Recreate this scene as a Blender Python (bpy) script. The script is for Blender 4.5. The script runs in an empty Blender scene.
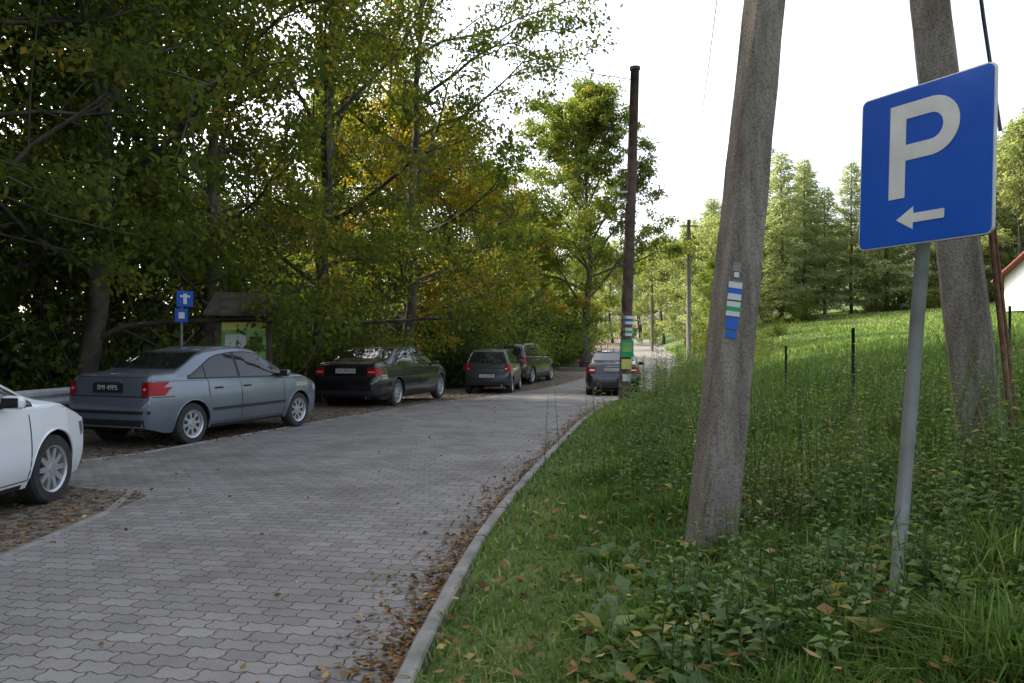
import bpy, math, numpy as np
from mathutils import Vector, Matrix
from mathutils.bvhtree import BVHTree
R = np.random.RandomState(7)
scene = bpy.context.scene
COL = scene.collection

# ------------------------------------------------------------------ materials
def newmat(name):
    m = bpy.data.materials.new(name); m.use_nodes = True
    nt = m.node_tree; nt.nodes.clear()
    out = nt.nodes.new('ShaderNodeOutputMaterial')
    return m, nt, out
def N(nt, t, **kw):
    n = nt.nodes.new(t)
    for k, v in kw.items():
        if k in n.inputs.keys(): n.inputs[k].default_value = v
        else: setattr(n, k, v)
    return n
def rgba(c): return (c[0], c[1], c[2], 1.0)
def ramp(nt, fac, stops):
    r = nt.nodes.new('ShaderNodeValToRGB'); cr = r.color_ramp
    while len(cr.elements) < len(stops): cr.elements.new(0.5)
    for e, (p, c) in zip(cr.elements, stops):
        e.position = p; e.color = rgba(c)
    nt.links.new(fac, r.inputs[0]); return r
def mat(name, c1, c2=None, scale=5.0, rough=.8, metal=0., bump=0., bscale=None, coat=0., detail=5, spec=.5, lo=.35, hi=.65):
    m, nt, out = newmat(name)
    b = N(nt, 'ShaderNodeBsdfPrincipled'); b.inputs['Roughness'].default_value = rough
    b.inputs['Metallic'].default_value = metal; b.inputs['Coat Weight'].default_value = coat
    b.inputs['Specular IOR Level'].default_value = spec
    b.inputs['Coat Roughness'].default_value = .05
    tc = N(nt, 'ShaderNodeTexCoord')
    if c2 is None: b.inputs['Base Color'].default_value = rgba(c1)
    else:
        n = N(nt, 'ShaderNodeTexNoise'); n.inputs['Scale'].default_value = scale; n.inputs['Detail'].default_value = detail
        nt.links.new(tc.outputs['Object'], n.inputs['Vector'])
        r = ramp(nt, n.outputs['Fac'], [(lo, c1), (hi, c2)])
        nt.links.new(r.outputs[0], b.inputs['Base Color'])
    if bump > 0:
        n2 = N(nt, 'ShaderNodeTexNoise'); n2.inputs['Scale'].default_value = bscale or scale * 4; n2.inputs['Detail'].default_value = 8
        nt.links.new(tc.outputs['Object'], n2.inputs['Vector'])
        bp = N(nt, 'ShaderNodeBump'); bp.inputs['Strength'].default_value = bump; bp.inputs['Distance'].default_value = .02
        nt.links.new(n2.outputs['Fac'], bp.inputs['Height']); nt.links.new(bp.outputs[0], b.inputs['Normal'])
    nt.links.new(b.outputs[0], out.inputs[0]); return m
def leafmat(name, stops, trans=.45, tcol=(1.5, 1.6, .8), gloss=0, objvar=.25):
    m, nt, out = newmat(name)
    a = N(nt, 'ShaderNodeAttribute'); a.attribute_name = 'tint'
    oi = N(nt, 'ShaderNodeObjectInfo')
    ma = N(nt, 'ShaderNodeMath', operation='MULTIPLY_ADD'); ma.inputs[1].default_value = objvar
    nt.links.new(oi.outputs['Random'], ma.inputs[0]); nt.links.new(a.outputs['Fac'], ma.inputs[2])
    sb = N(nt, 'ShaderNodeMath', operation='SUBTRACT'); sb.inputs[1].default_value = objvar * .5
    nt.links.new(ma.outputs[0], sb.inputs[0])
    r = ramp(nt, sb.outputs[0], stops)
    s = N(nt, 'ShaderNodeBsdfDiffuse'); nt.links.new(r.outputs[0], s.inputs[0])
    if trans > 0:
        d = s
        t = N(nt, 'ShaderNodeBsdfTranslucent')
        mx = N(nt, 'ShaderNodeMix', data_type='RGBA', blend_type='MULTIPLY'); mx.inputs[0].default_value = 1
        nt.links.new(r.outputs[0], mx.inputs[6]); mx.inputs[7].default_value = rgba(tcol)
        nt.links.new(mx.outputs[2], t.inputs[0])
        s = N(nt, 'ShaderNodeMixShader'); s.inputs[0].default_value = trans
        nt.links.new(d.outputs[0], s.inputs[1]); nt.links.new(t.outputs[0], s.inputs[2])
    if gloss:
        g = N(nt, 'ShaderNodeBsdfGlossy'); g.inputs['Roughness'].default_value = .45
        s2 = N(nt, 'ShaderNodeMixShader'); s2.inputs[0].default_value = gloss
        nt.links.new(s.outputs[0], s2.inputs[1]); nt.links.new(g.outputs[0], s2.inputs[2]); s = s2
    nt.links.new(s.outputs[0], out.inputs[0]); return m

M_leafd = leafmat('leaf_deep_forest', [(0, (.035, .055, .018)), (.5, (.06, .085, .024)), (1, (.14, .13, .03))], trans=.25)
M_leaf = leafmat('leaf_green', [(0, (.045, .07, .022)), (.5, (.08, .11, .03)), (.85, (.14, .15, .035)), (1, (.24, .18, .035))])
M_leafe = leafmat('leaf_edge', [(0, (.05, .08, .024)), (.45, (.095, .125, .032)), (.72, (.17, .175, .04)), (1, (.30, .20, .04))], trans=.5, tcol=(1.7, 1.7, .8), objvar=.35)
M_leafy = leafmat('leaf_yellow', [(0, (.10, .12, .022)), (.4, (.20, .19, .032)), (.75, (.34, .25, .04)), (1, (.36, .17, .03))], trans=.55, tcol=(1.8, 1.7, .8))
M_leafm = leafmat('leaf_mid', [(0, (.08, .11, .032)), (.5, (.14, .175, .045)), (.8, (.22, .22, .055)), (1, (.30, .23, .055))], trans=.52)
M_leafl = leafmat('leaf_hazed', [(0, (.17, .21, .085)), (.5, (.25, .29, .12)), (1, (.34, .34, .14))], trans=.55, tcol=(1.5, 1.5, 1.0))  # pale leaf colours carry painted-in distance haze
M_larch = leafmat('larch_needles_hazed', [(0, (.22, .26, .13)), (.5, (.31, .35, .17)), (1, (.40, .42, .20))], trans=.55, tcol=(1.4, 1.4, 1.05))  # yellow-green needles, lightened so the colour itself holds the far haze
M_grass = leafmat('grass_blades', [(0, (.045, .085, .022)), (.5, (.105, .17, .045)), (.85, (.19, .26, .08)), (1, (.36, .35, .18))], trans=.42, objvar=0, tcol=(1.5, 1.6, .9))
M_weed = leafmat('weed_leaves', [(0, (.05, .095, .028)), (.6, (.11, .18, .05)), (.9, (.21, .25, .08)), (1, (.34, .28, .09))], trans=.4, objvar=0, gloss=.04, tcol=(1.5, 1.6, .9))
M_litter = leafmat('dry_leaves', [(0, (.06, .038, .022)), (.4, (.15, .085, .042)), (.75, (.27, .165, .075)), (1, (.45, .33, .14))], trans=.1, tcol=(1, 1, 1), objvar=0)
M_bark = mat('bark', (.04, .033, .026), (.11, .09, .07), 3, .95, bump=.6, bscale=14)
M_kerb = mat('kerb_concrete', (.16, .15, .13), (.28, .265, .235), 4, .95, bump=.5, bscale=60)
M_wood = mat('pole_wood', (.045, .027, .02), (.10, .06, .042), 6, .85, bump=.5, bscale=30)
M_board = mat('weathered_board', (.05, .04, .03), (.10, .08, .06), 6, .9, bump=.4)
M_galv = mat('galvanised_steel', (.30, .31, .32), (.42, .43, .44), 8, .5, .55)
M_rail = mat('rail_steel', (.40, .42, .43), (.52, .54, .55), 5, .45, .2)
M_rust = mat('rusty_steel', (.10, .045, .025), (.2, .1, .06), 20, .85, .2)
M_dark = mat('dark_plastic', (.012, .012, .013), rough=.6)
M_tyre = mat('tyre_rubber', (.018, .018, .018), (.035, .033, .03), 8, .85)
M_glass = mat('car_glass', (.012, .016, .016), rough=.04, spec=.6)
M_chrome = mat('chrome', (.6, .6, .6), rough=.15, metal=1)
M_rim = mat('alloy_rim', (.42, .43, .44), (.52, .53, .54), 9, .35, .7)
M_red = mat('tail_light_red', (.30, .004, .006), rough=.3, spec=.25)
M_clear = mat('lamp_clear', (.55, .55, .55), rough=.1, metal=.4, coat=1)
M_white = mat('white_paint', (.75, .76, .76), (.82, .82, .82), 3, .5)
M_blue = mat('sign_blue', (.004, .065, .36), (.006, .075, .40), 3, .45, spec=.3)
M_signwhite = mat('sign_white', (.46, .48, .46), (.56, .57, .54), 7, .5)
M_green = mat('poster_green', (.08, .26, .05), (.22, .42, .10), 3, .5)
M_bluep = mat('paint_blue', (.01, .10, .42), rough=.7)
M_greenp = mat('paint_green', (.01, .28, .10), rough=.7)
M_yellow = mat('poster_yellow', (.55, .5, .06), (.45, .5, .12), 5, .5)
M_black = mat('black_ink', (.01, .01, .01), rough=.5)
m, nt, out = newmat('pole_concrete'); M_conc = m
tc = N(nt, 'ShaderNodeTexCoord'); mp = N(nt, 'ShaderNodeMapping'); mp.inputs['Scale'].default_value = (9, 9, 1.4); nt.links.new(tc.outputs['Object'], mp.inputs[0])
n1 = N(nt, 'ShaderNodeTexNoise'); n1.inputs['Scale'].default_value = 1.2; n1.inputs['Detail'].default_value = 9; n1.inputs['Roughness'].default_value = .7; nt.links.new(mp.outputs[0], n1.inputs['Vector'])
r1 = ramp(nt, n1.outputs['Fac'], [(.3, (.10, .082, .065)), (.5, (.19, .165, .138)), (.72, (.29, .26, .22))])
n2 = N(nt, 'ShaderNodeTexNoise'); n2.inputs['Scale'].default_value = 75; n2.inputs['Detail'].default_value = 4; nt.links.new(tc.outputs['Object'], n2.inputs['Vector'])
r2 = ramp(nt, n2.outputs['Fac'], [(.35, (.68, .67, .65)), (.5, (1, 1, 1)), (.68, (1.2, 1.19, 1.17))])
mx = N(nt, 'ShaderNodeMix', data_type='RGBA', blend_type='MULTIPLY'); mx.inputs[0].default_value = 1
nt.links.new(r1.outputs[0], mx.inputs[6]); nt.links.new(r2.outputs[0], mx.inputs[7])
b = N(nt, 'ShaderNodeBsdfPrincipled'); b.inputs['Roughness'].default_value = .95; b.inputs['Specular IOR Level'].default_value = .2; nt.links.new(mx.outputs[2], b.inputs['Base Color'])
bp = N(nt, 'ShaderNodeBump'); bp.inputs['Strength'].default_value = .8; bp.inputs['Distance'].default_value = .008; nt.links.new(n2.outputs['Fac'], bp.inputs['Height']); nt.links.new(bp.outputs[0], b.inputs['Normal'])
nt.links.new(b.outputs[0], out.inputs[0])

# ------------------------------------------------------------------ mesh helpers
def quads_obj(name, V, F, mats, midx=None, tint=None, smooth=False, link=True):
    V = np.asarray(V, np.float32); F = np.asarray(F, np.int32)
    me = bpy.data.meshes.new(name)
    me.vertices.add(len(V)); me.vertices.foreach_set('co', V.ravel())
    me.loops.add(F.size); me.loops.foreach_set('vertex_index', F.ravel())
    me.polygons.add(len(F)); me.polygons.foreach_set('loop_start', np.arange(0, F.size, 4, dtype=np.int32))
    if midx is not None: me.polygons.foreach_set('material_index', np.asarray(midx, np.int32))
    if smooth is not False:
        sm = np.ones(len(F), bool) if smooth is True else np.asarray(smooth)
        me.polygons.foreach_set('use_smooth', sm)
    for m in mats: me.materials.append(m)
    if tint is not None:
        a = me.attributes.new('tint', 'FLOAT', 'FACE'); a.data.foreach_set('value', np.asarray(tint, np.float32))
    me.update(calc_edges=True)
    if not link: return me
    o = bpy.data.objects.new(name, me); COL.objects.link(o); return o
def obj(name, me, parent=None):
    o = bpy.data.objects.new(name, me); COL.objects.link(o)
    if parent: o.parent = parent
    return o
def empty(name, loc=(0, 0, 0), rz=0):
    o = bpy.data.objects.new(name, None); o.location = loc; o.rotation_euler = (0, 0, rz); COL.objects.link(o); return o
def pydata(name, v, f, m, parent=None, smooth=False, midx=None):
    me = bpy.data.meshes.new(name); me.from_pydata([tuple(p) for p in v], [], f)
    for mm in (m if isinstance(m, list) else [m]): me.materials.append(mm)
    if midx: me.polygons.foreach_set('material_index', midx)
    if smooth: me.polygons.foreach_set('use_smooth', [True] * len(f))
    me.update(); return obj(name, me, parent)
def tube(P, rad, n=8):
    P = np.asarray(P, float); k = len(P); rad = np.broadcast_to(rad, (k,))
    T = np.gradient(P, axis=0); T /= np.linalg.norm(T, axis=1)[:, None] + 1e-9
    ref = np.array([1., 0, 0]) if abs(T[0][0]) < .7 else np.array([0, 1., 0])
    A = np.cross(T, ref); A /= np.linalg.norm(A, axis=1)[:, None]; B = np.cross(T, A)
    a = np.arange(n) * 2 * math.pi / n
    V = P[:, None, :] + rad[:, None, None] * (np.cos(a)[None, :, None] * A[:, None, :] + np.sin(a)[None, :, None] * B[:, None, :])
    i = np.arange(k - 1)[:, None] * n; j = np.arange(n)[None, :]; j2 = (j + 1) % n
    F = np.stack([i + j, i + j2, i + n + j2, i + n + j], -1).reshape(-1, 4)
    return V.reshape(-1, 3), F
def join(parts):
    Vs, Fs, o = [], [], 0
    for V, F in parts: Vs.append(V); Fs.append(F + o); o += len(V)
    return np.concatenate(Vs), np.concatenate(Fs)
def tube_obj(name, P, rad, m, n=10, parent=None, cap=True, smooth=True):
    V, F = tube(P, rad, n); f = [tuple(int(q) for q in x) for x in F]; ns = len(f)
    if cap: f.append(tuple(range(n))); f.append(tuple(range(len(V) - 1, len(V) - n - 1, -1)))
    o = pydata(name, V, f, m, parent, smooth=False)
    if smooth: o.data.polygons.foreach_set('use_smooth', [k < ns for k in range(len(f))])
    return o
def box(name, c, s, m, parent=None, bev=0, rot=None):
    x, y, z = [q / 2 for q in s]
    v = [(a * x, b * y, d * z) for a in (-1, 1) for b in (-1, 1) for d in (-1, 1)]
    f = [(0, 1, 3, 2), (4, 6, 7, 5), (0, 4, 5, 1), (2, 3, 7, 6), (0, 2, 6, 4), (1, 5, 7, 3)]
    o = pydata(name, v, f, m, parent); o.location = c
    if rot: o.rotation_euler = rot
    if bev:
        b = o.modifiers.new('b', 'BEVEL'); b.width = bev; b.segments = 3
    return o
def unit(a): return a / (np.linalg.norm(a, axis=-1, keepdims=True) + 1e-9)
def leaves(C, D, L, Wd, rs, droop=.15, upb=.6):
    n = len(C); D = unit(D)
    up = rs.normal(size=(n, 3)) * (1 - upb) + np.array([0, 0, upb])
    S = unit(np.cross(D, up)); L = np.broadcast_to(L, (n,))[:, None]; Wd = np.broadcast_to(Wd, (n,))[:, None]
    mid = C + D * L * .45; tip = C + D * L + np.array([0, 0, -1.]) * L * droop
    V = np.stack([C, mid + S * Wd * .5, tip, mid - S * Wd * .5], 1).reshape(-1, 3)
    F = np.arange(4 * n).reshape(n, 4); return V, F
def vnoise(x, y, sc, seed=0):
    x = x / sc + 100.3; y = y / sc + 77.1; xi = np.floor(x).astype(int); yi = np.floor(y).astype(int)
    fx = x - xi; fy = y - yi; fx = fx * fx * (3 - 2 * fx); fy = fy * fy * (3 - 2 * fy)
    def h(a, b):
        v = np.sin(a * 127.1 + b * 311.7 + seed * 74.7) * 43758.5453; return v - np.floor(v)
    return (h(xi, yi) * (1 - fx) + h(xi + 1, yi) * fx) * (1 - fy) + (h(xi, yi + 1) * (1 - fx) + h(xi + 1, yi + 1) * fx) * fy

# ------------------------------------------------------------------ terrain functions
def sm(y, X, Y, w=1.5):
    y = np.asarray(y, float); return sum(np.interp(y + o, X, Y) for o in np.linspace(-w, w, 7)) / 7
def xr(y): return sm(y, [-40, 3.5, 5, 7.3, 12, 15, 18.7, 22, 25, 30, 40, 60, 80, 120, 260], [-3.2, -.5, -.42, -.11, .73, 1.28, 2.05, 3.0, 4.3, 5.9, 8.4, 12, 15, 20, 40])
def xl(y):
    return sm(y, [9.0, 9.8, 13.4, 16.1, 20, 23, 27, 33, 40, 60, 80, 120, 260], [-5.5, -5.2, -4.1, -3.3, -2.2, -1.25, .2, 2.2, 4.4, 8, 11, 16, 36], .6)
def zr(y): return sm(y, [-40, 12, 16, 20, 25, 28, 33, 45, 60, 120, 260], [0, 0, -.02, -.08, -.2, -.26, -.27, -.05, .4, 2.0, 5], 2)
def H(x, y):
    x = np.asarray(x, float); y = np.asarray(y, float)
    s = x - xr(y); z0 = zr(y)
    sc = np.clip(s, 0, 5); f = .03 + .13 * sc + .012 * sc * sc + .10 * np.clip(s - 5, 0, 40)
    f += .025 * np.clip(y - 20, 0, 55) * np.clip(s / 8, 0, 1)
    f += .05 * (vnoise(x, y, .9, 3) - .5) * np.clip(s - .2, 0, 1) + .25 * (vnoise(x, y, 5, 5) - .5) * np.clip((s - 3) / 4, 0, 1)
    l = x - np.where(y < 9.5, -6.0, xl(y))
    g = -.012 + .03 * (vnoise(x, y, .7, 9) - .5) * np.clip(-l / 2, 0, 1) - .12 * np.clip(-l - 3.5, 0, 6)
    g += .3 * (vnoise(x, y, 4, 2) - .5) * np.clip((-l - 4) / 4, 0, 1)
    road = np.full_like(s, -.05)
    return z0 + np.where(s > .05, f, np.where(l < 0, g, road))

sr = np.concatenate([[.05], np.arange(.2, 6, .2), np.arange(6, 20, .7), np.arange(20, 60, 4), [80, 120, 180, 260]])
tl = np.concatenate([[-260, -180, -120, -80, -50], np.arange(-40, -12, 2), np.arange(-12, 0, .4), [0]])
ys = np.concatenate([[-40, -25, -15, -8], np.arange(-4, 16, .25), np.arange(16, 40, .6), np.arange(40, 90, 2), [95, 110, 130, 160, 200, 260]])
rows = []
for y in ys:
    a = float(xr(y)); e = -6.0 if y < 9.5 else float(xl(y))
    xs = np.concatenate([e + tl, [e + .02, (a + e) / 2, a + .04], a + sr])
    rows.append(np.stack([xs, np.full_like(xs, y), H(xs, np.full_like(xs, y))], 1))
nc = len(rows[0]); V = np.concatenate(rows); nr = len(rows)
i = np.arange(nr - 1)[:, None] * nc; j = np.arange(nc - 1)[None, :]
F = np.stack([i + j, i + j + 1, i + nc + j + 1, i + nc + j], -1).reshape(-1, 4)
cx = V[F].mean(1); side = (cx[:, 0] > xr(cx[:, 1])).astype(int)
m, nt, out = newmat('meadow_ground')
tc = N(nt, 'ShaderNodeTexCoord'); n = N(nt, 'ShaderNodeTexNoise'); n.inputs['Scale'].default_value = 1.3; n.inputs['Detail'].default_value = 10; n.inputs['Roughness'].default_value = .7
nt.links.new(tc.outputs['Object'], n.inputs['Vector'])
r = ramp(nt, n.outputs['Fac'], [(.3, (.05, .065, .025)), (.5, (.10, .14, .045)), (.7, (.20, .24, .09))])
b = N(nt, 'ShaderNodeBsdfPrincipled'); b.inputs['Roughness'].default_value = 1; b.inputs['Specular IOR Level'].default_value = .1
n2 = N(nt, 'ShaderNodeTexNoise'); n2.inputs['Scale'].default_value = 14; n2.inputs['Detail'].default_value = 6
nt.links.new(tc.outputs['Object'], n2.inputs['Vector'])
bp = N(nt, 'ShaderNodeBump'); bp.inputs['Strength'].default_value = 1; bp.inputs['Distance'].default_value = .08
nt.links.new(n2.outputs['Fac'], bp.inputs['Height']); nt.links.new(bp.outputs[0], b.inputs['Normal'])
nt.links.new(r.outputs[0], b.inputs['Base Color']); nt.links.new(b.outputs[0], out.inputs[0]); M_meadow = m
M_dirt = mat('dirt_and_litter', (.075, .06, .045), (.22, .185, .145), 9, 1, bump=1, bscale=35, detail=12, spec=.1, lo=.38, hi=.62)
quads_obj('ground', V, F, [M_dirt, M_meadow], side, smooth=True)

# pavers
m, nt, out = newmat('concrete_pavers')
tc = N(nt, 'ShaderNodeTexCoord'); sp = N(nt, 'ShaderNodeSeparateXYZ'); nt.links.new(tc.outputs['Object'], sp.inputs[0])
def math_(op, a, b=None):
    q = nt.nodes.new('ShaderNodeMath'); q.operation = op
    for k, v in enumerate((a, b)):
        if v is None: continue
        if isinstance(v, (int, float)): q.inputs[k].default_value = v
        else: nt.links.new(v, q.inputs[k])
    return q.outputs[0]
X, Y = sp.outputs[0], sp.outputs[1]
Xr = math_('ADD', math_('MULTIPLY', X, .985), math_('MULTIPLY', Y, -.17)); Yr = math_('ADD', math_('MULTIPLY', X, .17), math_('MULTIPLY', Y, .985))
tri = math_('PINGPONG', math_('ADD', Xr, 50), .05)
Yz = math_('ADD', Yr, math_('MULTIPLY', tri, .42))
tri2 = math_('PINGPONG', math_('ADD', Yr, 50), .04)
Xz = math_('ADD', Xr, math_('MULTIPLY', tri2, .35))
cb = N(nt, 'ShaderNodeCombineXYZ'); nt.links.new(Xz, cb.inputs[0]); nt.links.new(Yz, cb.inputs[1])
br = N(nt, 'ShaderNodeTexBrick'); br.offset = .5
for k, v in (('Scale', 1), ('Mortar Size', .005), ('Mortar Smooth', .4), ('Brick Width', .20), ('Row Height', .12), ('Bias', 0)): br.inputs[k].default_value = v
br.inputs['Color1'].default_value = rgba((.20, .19, .178)); br.inputs['Color2'].default_value = rgba((.265, .253, .24)); br.inputs['Mortar'].default_value = rgba((.07, .06, .05))
nt.links.new(cb.outputs[0], br.inputs['Vector'])
n = N(nt, 'ShaderNodeTexNoise'); n.inputs['Scale'].default_value = .9; n.inputs['Detail'].default_value = 9; n.inputs['Roughness'].default_value = .68
nt.links.new(tc.outputs['Object'], n.inputs['Vector'])
r = ramp(nt, n.outputs['Fac'], [(.3, (.66, .61, .55)), (.5, (.95, .93, .90)), (.68, (1.15, 1.13, 1.1))])
mx = N(nt, 'ShaderNodeMix', data_type='RGBA', blend_type='MULTIPLY'); mx.inputs[0].default_value = 1
nt.links.new(br.outputs[0], mx.inputs[6]); nt.links.new(r.outputs[0], mx.inputs[7])
n3 = N(nt, 'ShaderNodeTexNoise'); n3.inputs['Scale'].default_value = 90; n3.inputs['Detail'].default_value = 4
nt.links.new(tc.outputs['Object'], n3.inputs['Vector'])
r3 = ramp(nt, n3.outputs['Fac'], [(.3, (.8, .8, .8)), (.7, (1.15, 1.15, 1.15))])
mx2 = N(nt, 'ShaderNodeMix', data_type='RGBA', blend_type='MULTIPLY'); mx2.inputs[0].default_value = 1
nt.links.new(mx.outputs[2], mx2.inputs[6]); nt.links.new(r3.outputs[0], mx2.inputs[7])
b = N(nt, 'ShaderNodeBsdfPrincipled'); b.inputs['Roughness'].default_value = .8; b.inputs['Specular IOR Level'].default_value = .35
nt.links.new(mx2.outputs[2], b.inputs['Base Color'])
bp = N(nt, 'ShaderNodeBump'); bp.inputs['Strength'].default_value = .7; bp.inputs['Distance'].default_value = .008; bp.invert = True
nt.links.new(br.outputs['Fac'], bp.inputs['Height']); nt.links.new(bp.outputs[0], b.inputs['Normal'])
nt.links.new(b.outputs[0], out.inputs[0]); M_paver = m
ysr = np.concatenate([np.arange(-20, 9.8, .8), [9.79], [9.8], np.arange(10.2, 60, .8), np.arange(60, 200, 5)])
rv = []
for y in ysr:
    e = -6.1 if y < 9.795 else float(xl(y)); a = float(xr(y)) + .001
    for t in np.linspace(0, 1, 9): rv.append((e + (a - e) * t, y, float(zr(y))))
nr = len(ysr); i = np.arange(nr - 1)[:, None] * 9; j = np.arange(8)[None, :]
quads_obj('paved_road', rv, np.stack([i + j, i + j + 1, i + 10 + j, i + 9 + j], -1).reshape(-1, 4), [M_paver], smooth=True)
bay = [(-3.55, -12), (-3.55, 7.75), (-4.55, 8.25), (-5.5, 8.5), (-9, 9), (-9, -12)]
pydata('parking_bay', [(x, y, .006) for x, y in bay], [tuple(range(6))[::1]], M_dirt)
def strip(name, pts, w, h, z0=None, seg=1.0, gap=.008, m=M_kerb):
    pts = [np.array(p, float) for p in pts]; d = [0]
    for a, b in zip(pts, pts[1:]): d.append(d[-1] + np.linalg.norm(b - a))
    P = np.array(pts); d = np.array(d); f_ = lambda t: np.array([np.interp(t, d, P[:, 0]), np.interp(t, d, P[:, 1])])
    v, f = [], []; t = 0; rs = np.random.RandomState(3)
    while t < d[-1] - .05:
        t2 = min(t + seg - gap, d[-1]); a, b = f_(t), f_(t2); u = (b - a) / np.linalg.norm(b - a); nn = np.array([-u[1], u[0]]) * w / 2
        za = float(zr(a[1])) + h + rs.normal() * .003; zb = float(zr(b[1])) + h + rs.normal() * .003; k = len(v)
        c = .012; ni = nn * (1 - 2 * c / w)
        for p, z in ((a, za), (b, zb)):
            for q, zz in ((-nn, z - h - .06), (-nn, z - c), (-ni, z), (ni, z), (nn, z - c), (nn, z - h - .06)):
                v.append((p[0] + q[0], p[1] + q[1], zz))
        for e in range(5): f.append((k + e, k + 6 + e, k + 7 + e, k + 1 + e))
        f += [tuple(k + e for e in range(6)), tuple(k + 11 - e for e in range(6))]
        t += seg
    return pydata(name, v, f, m)
strip('kerb', [(float(xr(y)) + .045, y) for y in np.arange(-12, 90, 1.0)], .09, .055)
strip('kerb', [(-3.55, -12), (-3.55, 7.75), (-4.55, 8.25), (-6.4, 8.6)], .07, .016)
strip('kerb', [(-6.4, 10.05), (float(xl(9.9)), 9.95)] + [(float(xl(y)) - .03, y) for y in np.arange(10.2, 60, 1.0)], .07, .016)

# ------------------------------------------------------------------ trees
def rot_about(v, ax, a):
    return v * math.cos(a) + np.cross(ax, v) * math.sin(a) + ax * np.dot(ax, v) * (1 - math.cos(a))
def deciduous(seed, Ht, Rc, base, nl, tr, leafmat_, lsize, per, lean=0, nsub=7, ntw=5, shape=1.0, spread=1.0):
    rs = np.random.RandomState(seed); parts = []; LC = []; LD = []; LT = []
    k = 12; t = np.linspace(0, 1, k); P = np.zeros((k, 3)); P[:, 2] = t * Ht * .93
    P[:, 0] = lean * t ** 1.3 * Ht + np.cumsum(rs.normal(size=k)) * .1 * Ht / 15; P[:, 1] = np.cumsum(rs.normal(size=k)) * .1 * Ht / 15
    P[0, :2] = 0; rad = tr * (1 - t) ** .85 + .02; rad[0] *= 1.35
    parts.append(tube(P, rad, 9))
    az = rs.rand() * 6.28
    for i in range(nl):
        tt = base + (1 - base) * ((i + .5) / nl) ** .9; az += 2.4 + rs.normal() * .35
        st = np.array([np.interp(tt, t, P[:, q]) for q in range(3)]); u = (tt - base) / (1 - base)
        Ln = Rc * (math.sin(math.pi * (.22 + .72 * u)) ** shape) * rs.uniform(.75, 1.15)
        el = math.radians(12 + 50 * u + rs.normal() * 8)
        d = np.array([math.cos(az) * math.cos(el), math.sin(az) * math.cos(el), math.sin(el)])
        q = [st]; dd = d.copy()
        for s in range(6):
            dd = dd + rs.normal(size=3) * .14 + np.array([0, 0, .05 if u > .3 else -.02]); dd /= np.linalg.norm(dd); q.append(q[-1] + dd * Ln / 6)
        q = np.array(q); r0 = min(tr * .38, tr * (1 - tt) * .65 + .02)
        parts.append(tube(q, np.linspace(r0, .012, 7), 5))
        for s_ in range(nsub):
            f_ = .12 + .88 * (s_ + rs.rand()) / nsub; pos = np.array([np.interp(f_ * 6, range(7), q[:, c]) for c in range(3)])
            ax = unit(rs.normal(size=3) + np.array([0, 0, 1.2])); sd = rot_about(dd, ax, rs.choice([-1, 1]) * rs.uniform(.4, 1.25)); sd[2] += .1
            sL = (.28 + .25 * (1 - f_)) * Ln * rs.uniform(.7, 1.3) + .3
            sq = [pos]
            for s in range(3): sd = unit(sd + rs.normal(size=3) * .22); sq.append(sq[-1] + sd * sL / 3)
            sq = np.array(sq); parts.append(tube(sq, np.linspace(.022 * Ht / 15 + .004, .006, 4), 3))
            for w in range(ntw):
                g = rs.uniform(.15, 1); p0 = np.array([np.interp(g * 3, range(4), sq[:, c]) for c in range(3)])
                td = unit(sd + rs.normal(size=3) * .9); tL = rs.uniform(.35, .85) * Ht / 15
                n_ = int(per * rs.uniform(.6, 1.4)); h = rs.rand(n_)[:, None]
                pp = p0 + td * tL * h + rs.normal(size=(n_, 3)) * np.array([.19, .19, .11]) * Ht / 15 * spread
                LC.append(pp); LD.append(td * .5 + rs.normal(size=(n_, 3)) * .8 + np.array([0, 0, -.2])); LT.append(np.clip(rs.normal(.42 + rs.normal() * .13, .16, n_), 0, 1))
    V1, F1 = join(parts); C = np.concatenate(LC); n_ = len(C)
    V2, F2 = leaves(C, np.concatenate(LD), lsize * rs.uniform(.7, 1.3, n_), lsize * .62 * rs.uniform(.8, 1.2, n_), rs)
    V, F = join([(V1, F1), (V2, F2)]); mi = np.concatenate([np.zeros(len(F1)), np.ones(n_)])
    return quads_obj('tree_mesh', V, F, [M_bark, leafmat_], mi, np.concatenate([np.zeros(len(F1)), np.concatenate(LT)]), smooth=mi < .5, link=False)
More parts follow.
